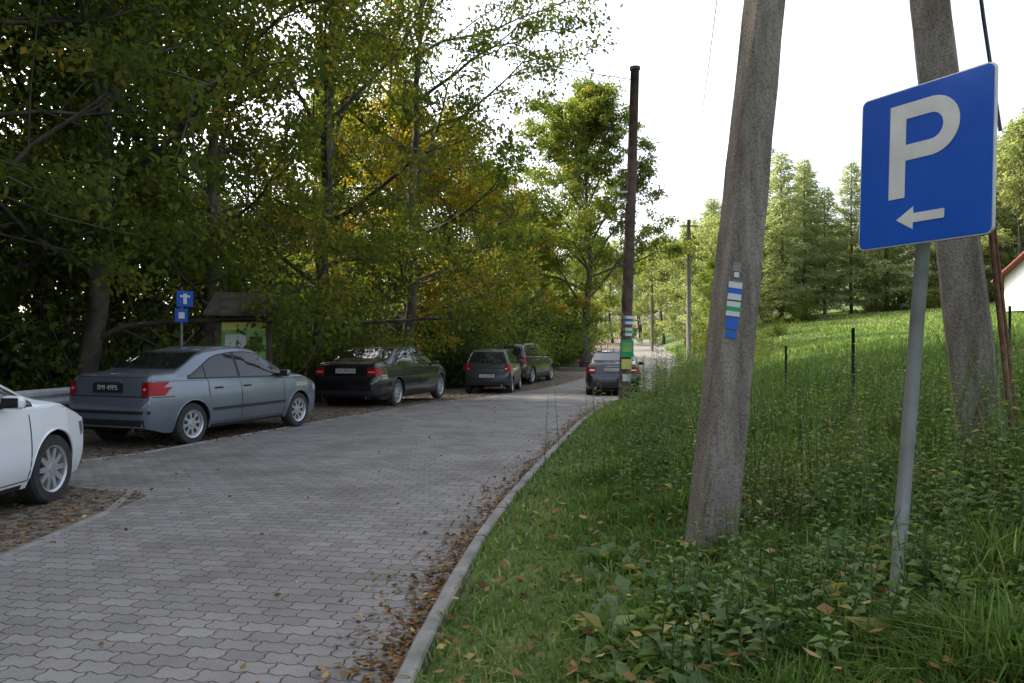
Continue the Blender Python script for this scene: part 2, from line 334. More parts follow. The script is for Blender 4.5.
def shrub(seed, Ht, Rc, leafmat_, lsize, nst, per):
    rs = np.random.RandomState(seed); parts = []; LC = []; LD = []; LT = []
    for i in range(nst):
        az = rs.rand() * 6.28; el = rs.uniform(.5, 1.5); L = Ht * rs.uniform(.6, 1.1)
        d = np.array([math.cos(az) * math.cos(el) * Rc / Ht * 1.4, math.sin(az) * math.cos(el) * Rc / Ht * 1.4, math.sin(el)]); q = [rs.normal(size=3) * [.25, .25, 0]]
        for s in range(5): d = d + rs.normal(size=3) * .15; q.append(q[-1] + d * L / 5)
        q = np.array(q); parts.append(tube(q, np.linspace(.025, .006, 6), 3))
        for w in range(9):
            f_ = rs.uniform(.08, 1); p0 = np.array([np.interp(f_ * 5, range(6), q[:, c]) for c in range(3)]); td = unit(rs.normal(size=3) + [0, 0, .2])
            h = rs.rand(per)[:, None]; LC.append(p0 + td * .5 * h + rs.normal(size=(per, 3)) * .13); LD.append(td * .5 + rs.normal(size=(per, 3))); LT.append(np.clip(rs.normal(.4 + rs.normal() * .12, .16, per), 0, 1))
    V1, F1 = join(parts); C = np.concatenate(LC); n_ = len(C); C[:, 2] = np.abs(C[:, 2])
    V2, F2 = leaves(C, np.concatenate(LD), lsize * rs.uniform(.7, 1.3, n_), lsize * .62, rs)
    V, F = join([(V1, F1), (V2, F2)]); mi = np.concatenate([np.zeros(len(F1)), np.ones(n_)])
    return quads_obj('shrub_mesh', V, F, [M_bark, leafmat_], mi, np.concatenate([np.zeros(len(F1)), np.concatenate(LT)]), link=False)
def conifer(seed, Ht, Rc, nb, leafmat_):
    rs = np.random.RandomState(seed); parts = []; LC = []; LD = []; LT = []
    P = np.zeros((8, 3)); P[:, 2] = np.linspace(0, Ht, 8); P[:, 0] = rs.normal(size=8) * .05
    parts.append(tube(P, np.linspace(.17, .02, 8), 7))
    for i in range(nb):
        t = .1 + .89 * i / nb; az = i * 2.4 + rs.normal() * .3; L = Rc * ((1 - t) ** .62) * rs.uniform(.6, 1.15) + .2; el = -.05 + .5 * t + rs.normal() * .14
        d = np.array([math.cos(az) * math.cos(el), math.sin(az) * math.cos(el), math.sin(el)]); q = [np.array([0, 0, t * Ht])]
        for s in range(4): d = unit(d + np.array([0, 0, -.06 + .04 * s]) + rs.normal(size=3) * .07); q.append(q[-1] + d * L / 4)
        q = np.array(q); parts.append(tube(q, np.linspace(.03, .008, 5), 3)); n_ = int(55 * L) + 10
        f_ = rs.uniform(.1, 1, n_) * 4; pp = np.stack([np.interp(f_, range(5), q[:, c]) for c in range(3)], 1)
        sdv = np.array([-math.sin(az), math.cos(az), 0]); w = rs.normal(size=n_)[:, None] * .34 * L ** .5
        pp = pp + sdv * w * .6 + np.array([0, 0, -.16]) * np.abs(rs.normal(size=(n_, 1))) + rs.normal(size=(n_, 3)) * .06; LC.append(pp)
        LD.append(d + sdv * np.sign(w) * .8 + rs.normal(size=(n_, 3)) * .5 + [0, 0, -.4]); LT.append(np.clip(rs.normal(.45, .2, n_), 0, 1))
    V1, F1 = join(parts); C = np.concatenate(LC); n_ = len(C)
    V2, F2 = leaves(C, np.concatenate(LD), .27 * rs.uniform(.6, 1.4, n_), .10, rs)
    V, F = join([(V1, F1), (V2, F2)]); mi = np.concatenate([np.zeros(len(F1)), np.ones(n_)])
    return quads_obj('conifer_mesh', V, F, [M_bark, leafmat_], mi, np.concatenate([np.zeros(len(F1)), np.concatenate(LT)]), link=False)
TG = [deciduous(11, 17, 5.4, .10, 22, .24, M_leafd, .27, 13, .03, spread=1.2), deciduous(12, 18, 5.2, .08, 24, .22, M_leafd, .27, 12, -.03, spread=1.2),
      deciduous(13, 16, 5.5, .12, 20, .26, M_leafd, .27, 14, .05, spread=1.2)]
TE = [deciduous(21, 16, 5.8, .10, 25, .20, M_leafe, .14, 44, .08, shape=.7), deciduous(22, 16, 5.4, .12, 24, .17, M_leafe, .14, 42, .05, shape=.7)]
TY = [deciduous(31, 12, 4.4, .15, 20, .16, M_leafy, .14, 36, .02), deciduous(32, 12, 4.2, .16, 20, .16, M_leafm, .14, 38, 0)]
TL = deciduous(33, 12, 4.6, .12, 20, .16, M_leafl, .22, 22, 0, spread=1.2)
SG = [shrub(41, 3.2, 2.2, M_leaf, .15, 26, 12), shrub(42, 2.6, 2.0, M_leafm, .13, 24, 12)]
CT = [conifer(51, 14, 3.2, 110, M_larch), conifer(52, 13, 2.8, 110, M_larch), conifer(53, 12, 3.4, 100, M_larch)]
def place(name, me, x, y, s=1., rz=None, sz=None):
    o = obj(name, me); o.location = (x, y, float(H(x, y)) - .08); o.scale = (s, s, s * (sz or 1)); o.rotation_euler = (0, 0, R.rand() * 6.28 if rz is None else rz); return o
for x, y, v, s, rz in [(-11.2, 8.0, 0, 1.0, .2), (-9.8, 12.2, 1, 1.0, -.3), (-8.6, 16.0, 0, 1.0, .1), (-7.4, 19.4, 1, .95, .3), (-5.9, 23.6, 0, 1.1, .0), (-3.5, 27.4, 1, 1.13, .2), (-12, 3, 1, 1, 0), (-12.5, -3, 0, 1, 0), (-13, 14.5, 1, 1.1, 2)]:
    place('forest_tree', TE[v], x, y, s, rz)
for k in range(0, 4):
    y = -8 + R.rand() * 2
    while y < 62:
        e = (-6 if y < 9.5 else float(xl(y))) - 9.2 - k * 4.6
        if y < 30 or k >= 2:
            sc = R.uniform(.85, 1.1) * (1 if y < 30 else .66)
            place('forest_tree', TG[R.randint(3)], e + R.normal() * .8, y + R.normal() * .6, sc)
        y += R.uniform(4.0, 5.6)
for x, y, me, s in [(-4.6, 32.5, TY[0], 1.02), (-2.8, 36.5, TY[0], 1.0), (-1.6, 40.5, TY[1], .9), (-7, 34, TY[1], 1.05), (-5.5, 41, TY[0], 1.05), (.8, 47, TY[0], .85), (-2.5, 49, TY[1], 1.0), (2.4, 62, TY[1], .9), (0, 58, TY[0], .9), (5.5, 75, TY[1], 1), (-9, 38, TY[1], 1.1), (-.2, 44, TY[1], .7)]:
    place('roadside_tree', me, x, y, s)
TC = deciduous(61, 14.8, 6.4, .14, 30, .24, M_leafm, .18, 64, .015, shape=.7)
place('deciduous_tree', TC, 4.3, 47, 1.0, .4)
for k in range(64):
    y = R.uniform(2, 62); e = (-6 if y < 9.5 else float(xl(y))) - 3.0 - abs(R.normal()) * 2.0 - (2.2 if y < 19 else 0)
    place('forest_shrub', SG[R.randint(2)], e, y, R.uniform(.7, 1.3))
for k in range(36):
    y = R.uniform(-4, 60); e = (-6 if y < 9.5 else float(xl(y))) - 8 - R.rand() * 9
    place('forest_shrub', SG[0], e, y, R.uniform(1.2, 1.9))
for k in range(34):
    x = 17 + k * 1.35 + R.normal() * .6; y = 68 + R.uniform(-4, 7) - .1 * k
    place('larch_tree', CT[R.randint(3)], x, y, R.uniform(.85, 1.2))
for x, y, me, s in [(13.3, 52, TY[1], .5), (15.5, 58, TL, .72), (17.5, 63, TL, .85), (14.8, 68, TL, .8), (16, 84, TL, .9), (12.0, 95, TL, .95), (18, 100, TL, 1), (22, 95, TL, 1), (9, 90, TL, 1),
                    (39, 54, CT[0], .9), (41.5, 50, CT[2], .95), (44, 55, CT[1], 1.1), (46, 46, TL, 1), (38.5, 60, TL, 1.1)]:
    place('deciduous_tree' if me not in CT else 'larch_tree', me, x, y, s)
for k in range(44):
    place('distant_tree', [TL, TL, CT[0]][R.randint(3)], -10 + k * 2.4 + R.normal(), 125 + R.normal() * 8 + abs(k - 20) * .3, R.uniform(.9, 1.2))
for k in range(26):
    x = 15 + R.rand() * 30; place('hedge_shrub', SG[1], x, 64 + R.normal() * 3, R.uniform(.5, 1.1))
for x, y, s in [(8.0, 27.5, .34), (9.2, 30.5, .40), (10.2, 34, .48), (11.3, 37, .5), (12.1, 41, .6), (13.5, 45, .7), (12.4, 48, .6), (16.5, 50, .6), (13, 54, .7)]: place('hedge_shrub', SG[1], x, y, s)

# ------------------------------------------------------------------ grass, weeds, litter
def blades(name, x, y, h, w, tint, m, lean=.5):
    n = len(x); z = H(x, y) - .01; az = R.rand(n) * 6.283; D = np.stack([np.cos(az), np.sin(az), 0 * az], 1); S = np.stack([-np.sin(az), np.cos(az), 0 * az], 1)
    ln = np.abs(R.normal(size=n)) * lean + .08; B = np.stack([x, y, z], 1); up = np.array([0, 0, 1.])
    h = h[:, None]; w = w[:, None]; ln = ln[:, None]
    m1 = B + up * h * .55 + D * h * ln * .35; tp = B + up * h * (1 - .28 * np.minimum(ln, 1.5)) + D * h * ln
    V = np.stack([B - S * w * .5, B + S * w * .5, m1 + S * w * .42, m1 - S * w * .42, tp + S * w * .06, tp - S * w * .06], 1).reshape(-1, 3)
    b = np.arange(n)[:, None] * 6; F = np.concatenate([b + [0, 1, 2, 3], b + [3, 2, 4, 5]])
    return quads_obj(name, V, F, [m], None, np.concatenate([tint, tint]))
n = 190000; y = 1.6 * np.exp(R.rand(n) * math.log(34 / 1.6)); s = .1 + (R.rand(n) ** 1.0) * (.72 * y + 3.2); x = xr(y) + s
nz = vnoise(x, y, .45, 1) * .6 + vnoise(x, y, 1.6, 2) * .4; mown = np.clip((s - .5) / 1.2, 0, 1)
h = (.035 + .05 * R.rand(n)) + mown * (.04 + .50 * np.clip(nz - .33, 0, 1)) * R.uniform(.6, 1.3, n)
keep = R.rand(n) < (.5 + .5 * mown + .5 * (nz - .5)); x, y, h, nz, mown = [q[keep] for q in (x, y, h, nz, mown)]
blades('meadow_grass', x, y, h, .006 + .0011 * y + .003 * R.rand(len(x)), np.clip(R.normal(.42, .2, len(x)) + (1 - mown) * .2 + .45 * (vnoise(x, y, 1.1, 8) - .5), 0, 1), M_grass, .8)
n = 90000; y = 13 * np.exp(R.rand(n) * math.log(72 / 13)); x = xr(y) + .3 + R.rand(n) * (.62 * y + 2)
blades('field_grass', x, y, .10 + .20 * R.rand(n) * vnoise(x, y, 1.7, 4), .012 + .0011 * y, np.clip(R.normal(.72, .18, n) + .3 * (vnoise(x, y, 4, 8) - .5), 0, 1), M_grass, .8)  # higher tint paints a sunlit tone into the field blades

def weeds(name, x, y, hgt, nl, ls, m, tintc=.5, stem=True, asp=.42):
    C = []; D = []; L = []; parts = []
    for i in range(len(x)):
        z = float(H(x[i], y[i])); hh = hgt[i]; ln = R.normal(size=2) * .15 * hh; az = R.rand() * 6.28
        if stem: parts.append(tube(np.array([[x[i], y[i], z - .02], [x[i] + ln[0] * .4, y[i] + ln[1] * .4, z + hh * .5], [x[i] + ln[0], y[i] + ln[1], z + hh]]), np.array([.005, .004, .002]), 3))
        sc = R.uniform(.5, 1.25)
        for k in range(nl):
            t = (k + .5) / nl if stem else .05; az += 2.4; C.append((x[i] + ln[0] * t, y[i] + ln[1] * t, z + hh * t)); el = R.uniform(.1, .8) if stem else R.uniform(.3, 1.1)
            D.append((math.cos(az) * math.cos(el), math.sin(az) * math.cos(el), math.sin(el))); L.append(ls * (1.25 - t * .8) * R.uniform(.7, 1.3) * sc)
    C, D, L = np.array(C), np.array(D), np.array(L); V2, F2 = leaves(C, D, L, L * asp, R, .35, .8); F = F2; V = V2
    if parts: V, F = join([join(parts), (V2, F2)])
    return quads_obj(name, V, F, [m], None, np.clip(R.normal(tintc, .2, len(F)), 0, 1))
n = 2000; y = 2.4 * np.exp(R.rand(n) * math.log(9)); s = .9 + R.rand(n) * (.7 * y + 1.5); x = xr(y) + s; k = vnoise(x, y, 1.2, 12) > .42; x, y = x[k], y[k]
weeds('broadleaf_weeds', x, y, np.full(len(x), .05), 9, .14, M_weed, .55, False)
n = 2800; y = 2.9 * np.exp(R.rand(n) * math.log(8)); s = 1.1 + R.rand(n) * (.65 * y + 1.5); x = xr(y) + s; k = vnoise(x, y, 1.5, 15) > .42; x, y = x[k], y[k]
weeds('nettle_weeds', x, y, R.uniform(.15, .5, len(x)), 16, .085, M_weed, .5)
cx_, cy_ = [], []
for (a, b, rr, cnt) in [(1.5, 5.0, .35, 60), (2.0, 5.6, .5, 70), (1.2, 7.5, .6, 40), (2.3, 9.5, .9, 60), (3.0, 6.6, .6, 50), (3.9, 7.3, .8, 60), (2.6, 4.6, .5, 40), (3.2, 5.2, .4, 40), (5, 8.5, 1, 60)]:
    cx_ += list(a + R.normal(size=cnt) * rr * .6); cy_ += list(b + R.normal(size=cnt) * rr * .6)
weeds('tall_weeds', np.array(cx_), np.array(cy_), R.uniform(.3, .95, len(cx_)), 22, .06, M_weed, .68)
cx_, cy_ = [], []
for (a, b, rr, cnt) in [(2.9, 13, 1.1, 60), (3.7, 17, 1, 80), (4.4, 20, 1.1, 110), (5.4, 23, 1.2, 120), (6.9, 27, 1.3, 120), (8.3, 31, 1.3, 90), (9.5, 35, 1.4, 80)]:
    xx = a + R.normal(size=cnt) * rr * .5; yy = b + R.normal(size=cnt) * rr * .8; kk = xx > xr(yy) + .25; cx_ += list(xx[kk]); cy_ += list(yy[kk])
weeds('tall_weeds', np.array(cx_), np.array(cy_), R.uniform(.5, 1.25, len(cx_)), 22, .11, M_weed, .68)
rv = [(1.63, 3.7), (1.9, 3.3), (2.3, 3.9), (2.5, 3.4), (2.1, 4.3), (2.9, 4.1), (1.5, 2.9)]
qx = np.array([a + R.normal() * .12 for a, b in rv for _ in range(5)]); qy = np.array([b + R.normal() * .12 for a, b in rv for _ in range(5)])
weeds('dock_plants', qx, qy, np.full(len(qx), .04), 8, .20, M_weed, .65, False, .36)
def litter(name, x, y, z, size, tmean):
    n = len(x); az = R.rand(n) * 6.28; D = np.stack([np.cos(az), np.sin(az), R.normal(size=n) * .25], 1); C = np.stack([x, y, z], 1)
    sz = size * R.uniform(.5, 1.4, n); V, F = leaves(C, D, sz, sz * .7, R, -.08, .75); return quads_obj(name, V, F, [M_litter], None, np.clip(R.normal(tmean, .22, n), 0, 1))
n = 4600; y1 = 2 * np.exp(R.rand(n) * math.log(16)); s1 = -np.abs(R.exponential(.11, n)) - .01
x1 = xr(y1) + s1
n = 320; y2 = 2 + R.rand(n) * 30; x2 = xr(y2) - R.rand(n) * 5.0
n = 4500; y3 = R.uniform(9.9, 34, n); x3 = xl(y3) + .08 - np.abs(R.exponential(1.0, n))
n = 1900; y4 = R.uniform(3, 8.0, n); x4 = -3.62 - np.abs(R.exponential(.9, n))
n = 40; y6 = R.uniform(3, 9.6, n); x6 = -3.4 + R.normal(size=n) * .25
X_ = np.concatenate([x1, x2, x3, x4, x6]); Y_ = np.concatenate([y1, y2, y3, y4, y6])
litter('fallen_leaves', X_, Y_, zr(Y_) + .012 + .012 * R.rand(len(X_)), .038, .45)
n = 1700; y5 = 2 * np.exp(R.rand(n) * math.log(9)); x5 = xr(y5) + .1 + R.rand(n) * (.65 * y5 + 1)
litter('fallen_leaves', x5, y5, H(x5, y5) + .03 + .14 * R.rand(n) * np.clip(x5 - xr(y5) - .5, 0, 1), .06, .55)

# ------------------------------------------------------------------ cars
SED = dict(zt=[(-2.12, .60), (-2.10, .66), (-2.07, .71), (-2.05, .74), (-2.03, .96), (-1.98, 1.03), (-1.9, 1.055), (-1.55, 1.08), (-1.47, 1.10), (-1.0, 1.325), (-.82, 1.375), (-.45, 1.415), (0, 1.425), (.25, 1.40), (.36, 1.375), (1.02, 1.0), (1.1, .975), (1.5, .91), (1.85, .81), (2.02, .71), (2.1, .58), (2.13, .5)],
           W=[(-2.12, .60), (-2.10, .68), (-2.05, .75), (-1.95, .79), (-1.7, .825), (-1.2, .85), (0, .855), (1.2, .85), (1.6, .82), (1.85, .77), (2.0, .69), (2.08, .6), (2.13, .46)], belt=.92, f=2.13, r=2.12, wb=2.61, rw=(1.12, 1.345), ws=(1.02, 1.35), deck=True)
HAT = dict(zt=[(-1.77, .58), (-1.75, .68), (-1.72, .74), (-1.70, .90), (-1.66, 1.0), (-1.48, 1.36), (-1.40, 1.42), (-1.2, 1.455), (-.8, 1.475), (-.2, 1.48), (.2, 1.455), (.33, 1.42), (1.0, 1.05), (1.08, 1.02), (1.35, .95), (1.6, .82), (1.72, .66), (1.78, .55), (1.8, .48)],
           W=[(-1.77, .62), (-1.75, .70), (-1.7, .765), (-1.6, .80), (-1.2, .82), (0, .825), (1.0, .82), (1.35, .80), (1.6, .73), (1.72, .62), (1.8, .45)], belt=.97, f=1.8, r=1.77, wb=2.42, rw=(1.03, 1.385), ws=(1.07, 1.39), deck=False)
def wheel_mesh(r, w, nsp, cover):
    v, f, mi = [], [], []
    n = 36; prof = [(r * .62, -w * .48), (r * .66, -w * .5), (r * .93, -w * .5), (r * .99, -w * .38), (r, -w * .2), (r, w * .2), (r * .99, w * .38), (r * .93, w * .5), (r * .68, w * .5), (r * .66, w * .47), (r * .62, w * .44), (r * .6, w * .25), (r * .58, w * .1)]
    for a in range(n):
        c, s = math.cos(a * 2 * math.pi / n), math.sin(a * 2 * math.pi / n)
        for (q, yy) in prof: v.append((q * c, yy, q * s))
    k = len(prof)
    for a in range(n):
        for b in range(k - 1): f.append((a * k + b, a * k + b + 1, ((a + 1) % n) * k + b + 1, ((a + 1) % n) * k + b)); mi.append(0 if b < 8 else 1)
    b0 = len(v)
    for a in range(n): v.append((r * .6 * math.cos(a * 2 * math.pi / n), w * (.14 if not cover else .34), r * .6 * math.sin(a * 2 * math.pi / n)))
    f.append(tuple(b0 + a for a in range(n))); mi.append(2 if not cover else 1)
    def prism(pts, y0, y1, m_):
        q = len(v); L = len(pts)
        for (a, c) in pts: v.append((a, y0, c))
        for (a, c) in pts: v.append((a, y1, c))
        f.append(tuple(q + L + e for e in range(L))); mi.append(m_)
        for e in range(L): f.append((q + e, q + (e + 1) % L, q + L + (e + 1) % L, q + L + e)); mi.append(m_)
    if cover:
        for e in range(nsp):
            a = e * 2 * math.pi / nsp; c, s = math.cos(a), math.sin(a)
            prism([(r * .28 * c + .022 * s, r * .28 * s - .022 * c), (r * .52 * c + .03 * s, r * .52 * s - .03 * c), (r * .52 * c - .03 * s, r * .52 * s + .03 * c), (r * .28 * c - .022 * s, r * .28 * s + .022 * c)], w * .34, w * .347, 2)
    else:
        for e in range(nsp):
            a = e * 2 * math.pi / nsp; c, s = math.cos(a), math.sin(a)
            prism([(.03 * s, -.03 * c), (r * .6 * c + .022 * s, r * .6 * s - .022 * c), (r * .6 * c - .022 * s, r * .6 * s + .022 * c), (-.03 * s, .03 * c)], w * .2, w * .38 + .0004 * e, 1)
    prism([(r * .13 * math.cos(e * math.pi / 6), r * .13 * math.sin(e * math.pi / 6)) for e in range(12)], w * .3, w * .42, 1)
    me = bpy.data.meshes.new('wheel'); me.from_pydata(v, [], f)
    for m_ in (M_tyre, M_rim, M_dark): me.materials.append(m_)
    me.polygons.foreach_set('material_index', mi); me.update(); return me
def car(name, base, loc, ang, paint, wb, fo, ro, W, Ht, wr=.31, nsp=5, cover=False, plate='SMI 49PS', trim=False, tail='wide', darkplate=False, tread=None):
    root = empty(name, (loc[0], loc[1], loc[2]), math.radians(ang))
    b2 = base['wb'] / 2; zsx = Ht / max(z for _, z in base['zt']); wsx = W / 2 / max(w for _, w in base['W'])
    def wx(x):
        if abs(x) <= b2: return x * wb / base['wb']
        return (wb / 2 + (x - b2) * (fo / (base['f'] - b2))) if x > 0 else -(wb / 2 + (-x - b2) * (ro / (base['r'] - b2)))
    ZX = [wx(a) for a, _ in base['zt']]; ZZ = [b * zsx for _, b in base['zt']]; WX = [wx(a) for a, _ in base['W']]; WW = [b * wsx for _, b in base['W']]
    x0, x1 = ZX[0], ZX[-1]; belt0 = base['belt'] * zsx
    zt = lambda x: float(np.interp(x, ZX, ZZ)); Wf = lambda x: float(np.interp(x, WX, WW)); belt = lambda x: belt0 - .022 * x
    Ra = wr + .045; sill = .21 * zsx
    def zb(x):
        z = sill + .10 * max(0, 1 - (x - x0) / .35) + .06 * max(0, 1 - (x1 - x) / .35)
        for xa in (-wb / 2, wb / 2):
            if abs(x - xa) < Ra: z = max(z, wr + math.sqrt(Ra ** 2 - (x - xa) ** 2))
        return z
    st = set(np.round(np.concatenate([np.linspace(x0, x1, 70), ZX, WX]), 4))
    for xa in (-wb / 2, wb / 2):
        for q in np.linspace(-1, 1, 27): st.add(round(xa + Ra * math.sin(q * math.pi / 2) * .9999, 4))
        st.add(round(xa - Ra - .002, 4)); st.add(round(xa + Ra + .002, 4))
    st = sorted(st); st = [a for a, b in zip(st, st[1:] + [99]) if b - a > .0012]
    tum = .40
    def section(x):
        w, t, bz = Wf(x), zt(x), zb(x); zs = min(belt(x), t - .03); g = t - zs; k = min(1, g / .13)
        side = lambda z: w * (1 - .09 * max(0, (.5 - z) / .3) ** 2 - .055 * max(0, (z - .52) / .42) ** 2)
        p = [(0, bz), (side(bz) - .09, bz), (side(bz) - .02, bz)]
        if zs < bz + .03: zs = bz + .03
        for q in np.linspace(0.0, 1, 9): z = bz + .004 + (zs - .02 - bz) * q; p.append((side(z), z))
        ws = side(zs) - .03; wr_ = ws - tum * g * .92
        p.append((ws + .012, zs - .004)); p.append((ws, zs + .012 * k))
        for q in (.33, .66): p.append((ws + (wr_ - ws) * q + .012 * k, zs + .012 * k + (g - .06 * k - .012 * k) * q))
        p += [(wr_, t - .06 * k), (wr_ - .022 * k, t - .03 * k), (wr_ - .07 * k, t - .008 * k), (wr_ * .55, t + .012 * k), (0, t + .02 * k)]
        return p
    V, F, MI = [], [], []; npt = None
    for x in st:
        h = section(x); ring = [(x, a, b) for a, b in h] + [(x, -a, b) for a, b in h[-2:0:-1]]; npt = len(ring); V += ring
    for i in range(len(st) - 1):
        for j in range(npt):
            j2 = (j + 1) % npt; F.append((i * npt + j, i * npt + j2, (i + 1) * npt + j2, (i + 1) * npt + j)); MI.append(1 if (j in (0, 1, npt - 1, npt - 2)) else 0)
    F.append(tuple(range(npt - 1, -1, -1))); MI.append(0); F.append(tuple((len(st) - 1) * npt + q for q in range(npt))); MI.append(0)
    body = pydata('body', V, F, [paint, M_dark], root, smooth=True, midx=MI)
    try: body.data.set_sharp_from_angle(angle=math.radians(38))
    except Exception: pass
    bvh = BVHTree.FromPolygons([Vector(v) for v in V], F)
    def patch(nm, grid, d, off, m_):
        d = Vector(d); hit = {}; vv, ff = [], []
        for a, row in enumerate(grid):
            for b, o in enumerate(row):
                l, nrm, idx, dist = bvh.ray_cast(Vector(o), d)
                if l is not None:
                    if nrm.dot(d) > 0: nrm = -nrm
                    hit[(a, b)] = len(vv); vv.append(l + (nrm * .7 - d * .3) * off)
        for a in range(len(grid) - 1):
            for b in range(len(grid[0]) - 1):
                ks = [(a, b), (a, b + 1), (a + 1, b + 1), (a + 1, b)]
                if all(q in hit for q in ks):
                    if max(vv[hit[q]].dot(d) for q in ks) - min(vv[hit[q]].dot(d) for q in ks) < .25: ff.append(tuple(hit[q] for q in ks))
        if ff: return pydata(nm, vv, ff, m_, root, smooth=True)
    def side(nm, xa, xb, zl, zh, off, m_, nx=24, nz=5):
        for sg in (1, -1):
            g = []
            for x in np.linspace(xa, xb, nx):
                a, b = zl(x) if callable(zl) else zl, zh(x) if callable(zh) else zh
                b = max(a + .001, b); g.append([(x, sg * 3, z) for z in np.linspace(a, b, nz)])
            patch(nm, g, (0, -sg, 0), off, m_)
    def endp(nm, front, ya, yb, zl, zh, off, m_, ny=12, nz=5, both=False):
        for sg in ((1, -1) if both else (1,)):
            g = []
            for z in np.linspace(zl, zh, nz):
                a, b = ya(z) if callable(ya) else ya, yb(z) if callable(yb) else yb
                g.append([(5 if front else -5, sg * y, z) for y in np.linspace(a, b, ny)])
            patch(nm, g, (-1 if front else 1, 0, 0), off, m_)
    hi0 = lambda x, e: min(zt(x) - .085 - e, zt(x - (.20 if base['deck'] else .10)) - .085 - e)
    A = wx(.95); C = wx(-1.4) if base['deck'] else wx(-1.45)
    lo = lambda x: belt(x) + .02
    xsA = [x for x in np.linspace(C, A, 200) if hi0(x, 0) > lo(x) + .03]; xa, xb = min(xsA), max(xsA)
    side('window_trim', xa - .03, xb + .03, lambda x: lo(x) - .012, lambda x: hi0(x, -.018), .003, M_dark, 60)
    if not trim and base['deck']: side('window_chrome', xa - .03, xb + .03, lambda x: lo(x) - .03, lambda x: lo(x) - .012, .005, M_chrome, 60, 2)
    xB = wx(-.25) if base['deck'] else wx(-.1); xC = wx(-1.0) if base['deck'] else wx(-.95)
    for (p, q) in ((xa, xC - .015), (xC + .015, xB - .03), (xB + .03, xb)):
        if q > p + .05: side('side_window', p, q, lambda x: lo(x) + .01, lambda x: hi0(x, 0), .007, M_glass, 40)
    hw = lambda z: Wf(0) * .93 - .03 - tum * .92 * (z - belt0)
    r0, r1 = base['rw'][0] * zsx, base['rw'][1] * zsx
    endp('rear_window_trim', False, lambda z: -hw(z) + .055, lambda z: hw(z) - .055, r0 - .012, r1 + .01, .003, M_dark, 20, 8)
    endp('rear_window', False, lambda z: -hw(z) + .08, lambda z: hw(z) - .08, r0 + .008, r1 - .008, .008, M_glass, 20, 8)
    endp('windscreen', True, lambda z: -hw(z) + .06, lambda z: hw(z) - .06, base['ws'][0] * zsx, base['ws'][1] * zsx, .006, M_glass, 20, 8)
    for x in (xB, wx(.85), wx(-.98)):
        side('door_gap', x - .007, x + .007, sill + .08 if x != wx(-.98) else .66, lambda q: lo(q) - .01, .002, M_black, 2, 10)
    side('sill_gap', wx(-.9), wx(.85), sill + .07, sill + .08, .002, M_black, 20, 2)
    side('sill_trim', wx(-.92), wx(.88), sill + .005, sill + .05, .006, M_dark, 20, 3)
    if trim: side('side_moulding', wx(-.92), wx(.86), .47, .515, .012, M_dark, 24, 3)
    for x in (xB + .06, wx(-.85)):
        for sg in (1, -1): box('door_handle', (x + .08, sg * (Wf(x) * .975), belt0 - .11), (.17, .035, .026), paint if not trim else M_dark, root, .008)
    rl = (.75 * zsx, .94 * zsx) if base['deck'] else (.74 * zsx, .98 * zsx)
    we = W / 2
    yin = {'wide': .50, 'corner': .60, 'hatch': .60}[tail] * we / .85
    endp('tail_light', False, yin, we * .93, rl[0], rl[1], .012, M_red, 12, 6, both=True)
    side('tail_light', x0 + .075, x0 + (.22 if tail != 'hatch' else .16), rl[0], rl[1], .012, M_red, 8, 6)
    endp('tail_light_clear', False, yin + .03, we * .80, rl[0] + .075, rl[0] + .11, .018, M_clear, 6, 3, both=True)
    zg = .735 * zsx
    endp('bumper_gap', False, -we * .9, we * .9, zg - .006, zg + .006, .003, M_black, 20, 2)
    side('bumper_gap', x0 + .05, -wb / 2 - Ra - .01, zg - .012, zg, .003, M_black, 8, 2)
    endp('bumper_lower', False, -we * .8, we * .8, .30 * zsx, .42 * zsx, .006, M_dark, 16, 4)
    if trim: endp('bumper_moulding', False, -we * .88, we * .88, .50, .545, .010, M_dark, 16, 3)
    if base['deck']: endp('boot_gap', False, -we * .72, we * .72, 1.0 * zsx, 1.008 * zsx, .002, M_black, 16, 2)
    zp = .86 * zsx if base['deck'] else .60 * zsx
    l, nrm, ix, ds = bvh.ray_cast(Vector((-5, 0, zp)), Vector((1, 0, 0)))
    px_ = l.x - .02
    box('plate_holder', (px_, 0, zp), (.012, .54, .125), M_black, root)
    box('plate', (px_ - .009, 0, zp), (.006, .515, .108), M_black if darkplate else M_signwhite, root)
    tcv = bpy.data.curves.new('plate_text', 'FONT'); tcv.body = plate; tcv.size = .10; tcv.align_x = 'CENTER'; tcv.align_y = 'CENTER'; tcv.extrude = .001
    tcv.materials.append(M_signwhite if darkplate else M_black); to = obj('plate_text', tcv, root); to.location = (px_ - .0145, 0, zp); to.rotation_euler = (math.pi / 2, 0, -math.pi / 2)
    l2 = bvh.ray_cast(Vector((-5, 0, zp + .085)), Vector((1, 0, 0)))[0]
    if l2: box('boot_handle', (l2.x - .008, 0, zp + .09), (.02, .45, .022), M_chrome if tail == 'wide' and not trim else paint, root, .006)
    for sg in ((1, -1) if tail == 'wide' and not trim else (-1,)):
        tube_obj('exhaust', [(x0 + .2, sg * we * .6, .29), (x0 - .0, sg * we * .6, .29)], .035, M_chrome, 12, root)
    endp('headlight', True, we * .50, we * .9, .60 * zsx, .74 * zsx, .010, M_clear, 10, 5, both=True)
    side('headlight', x1 - .36, x1 - .10, .63 * zsx, .74 * zsx, .008, M_clear, 8, 4)
    endp('grille', True, -we * .4, we * .4, .58 * zsx, .68 * zsx, .008, M_dark, 10, 4)
    endp('front_intake', True, -we * .5, we * .5, .32 * zsx, .44 * zsx, .008, M_dark, 10, 4)
    mxx = wx(.80) if base['deck'] else wx(.55)
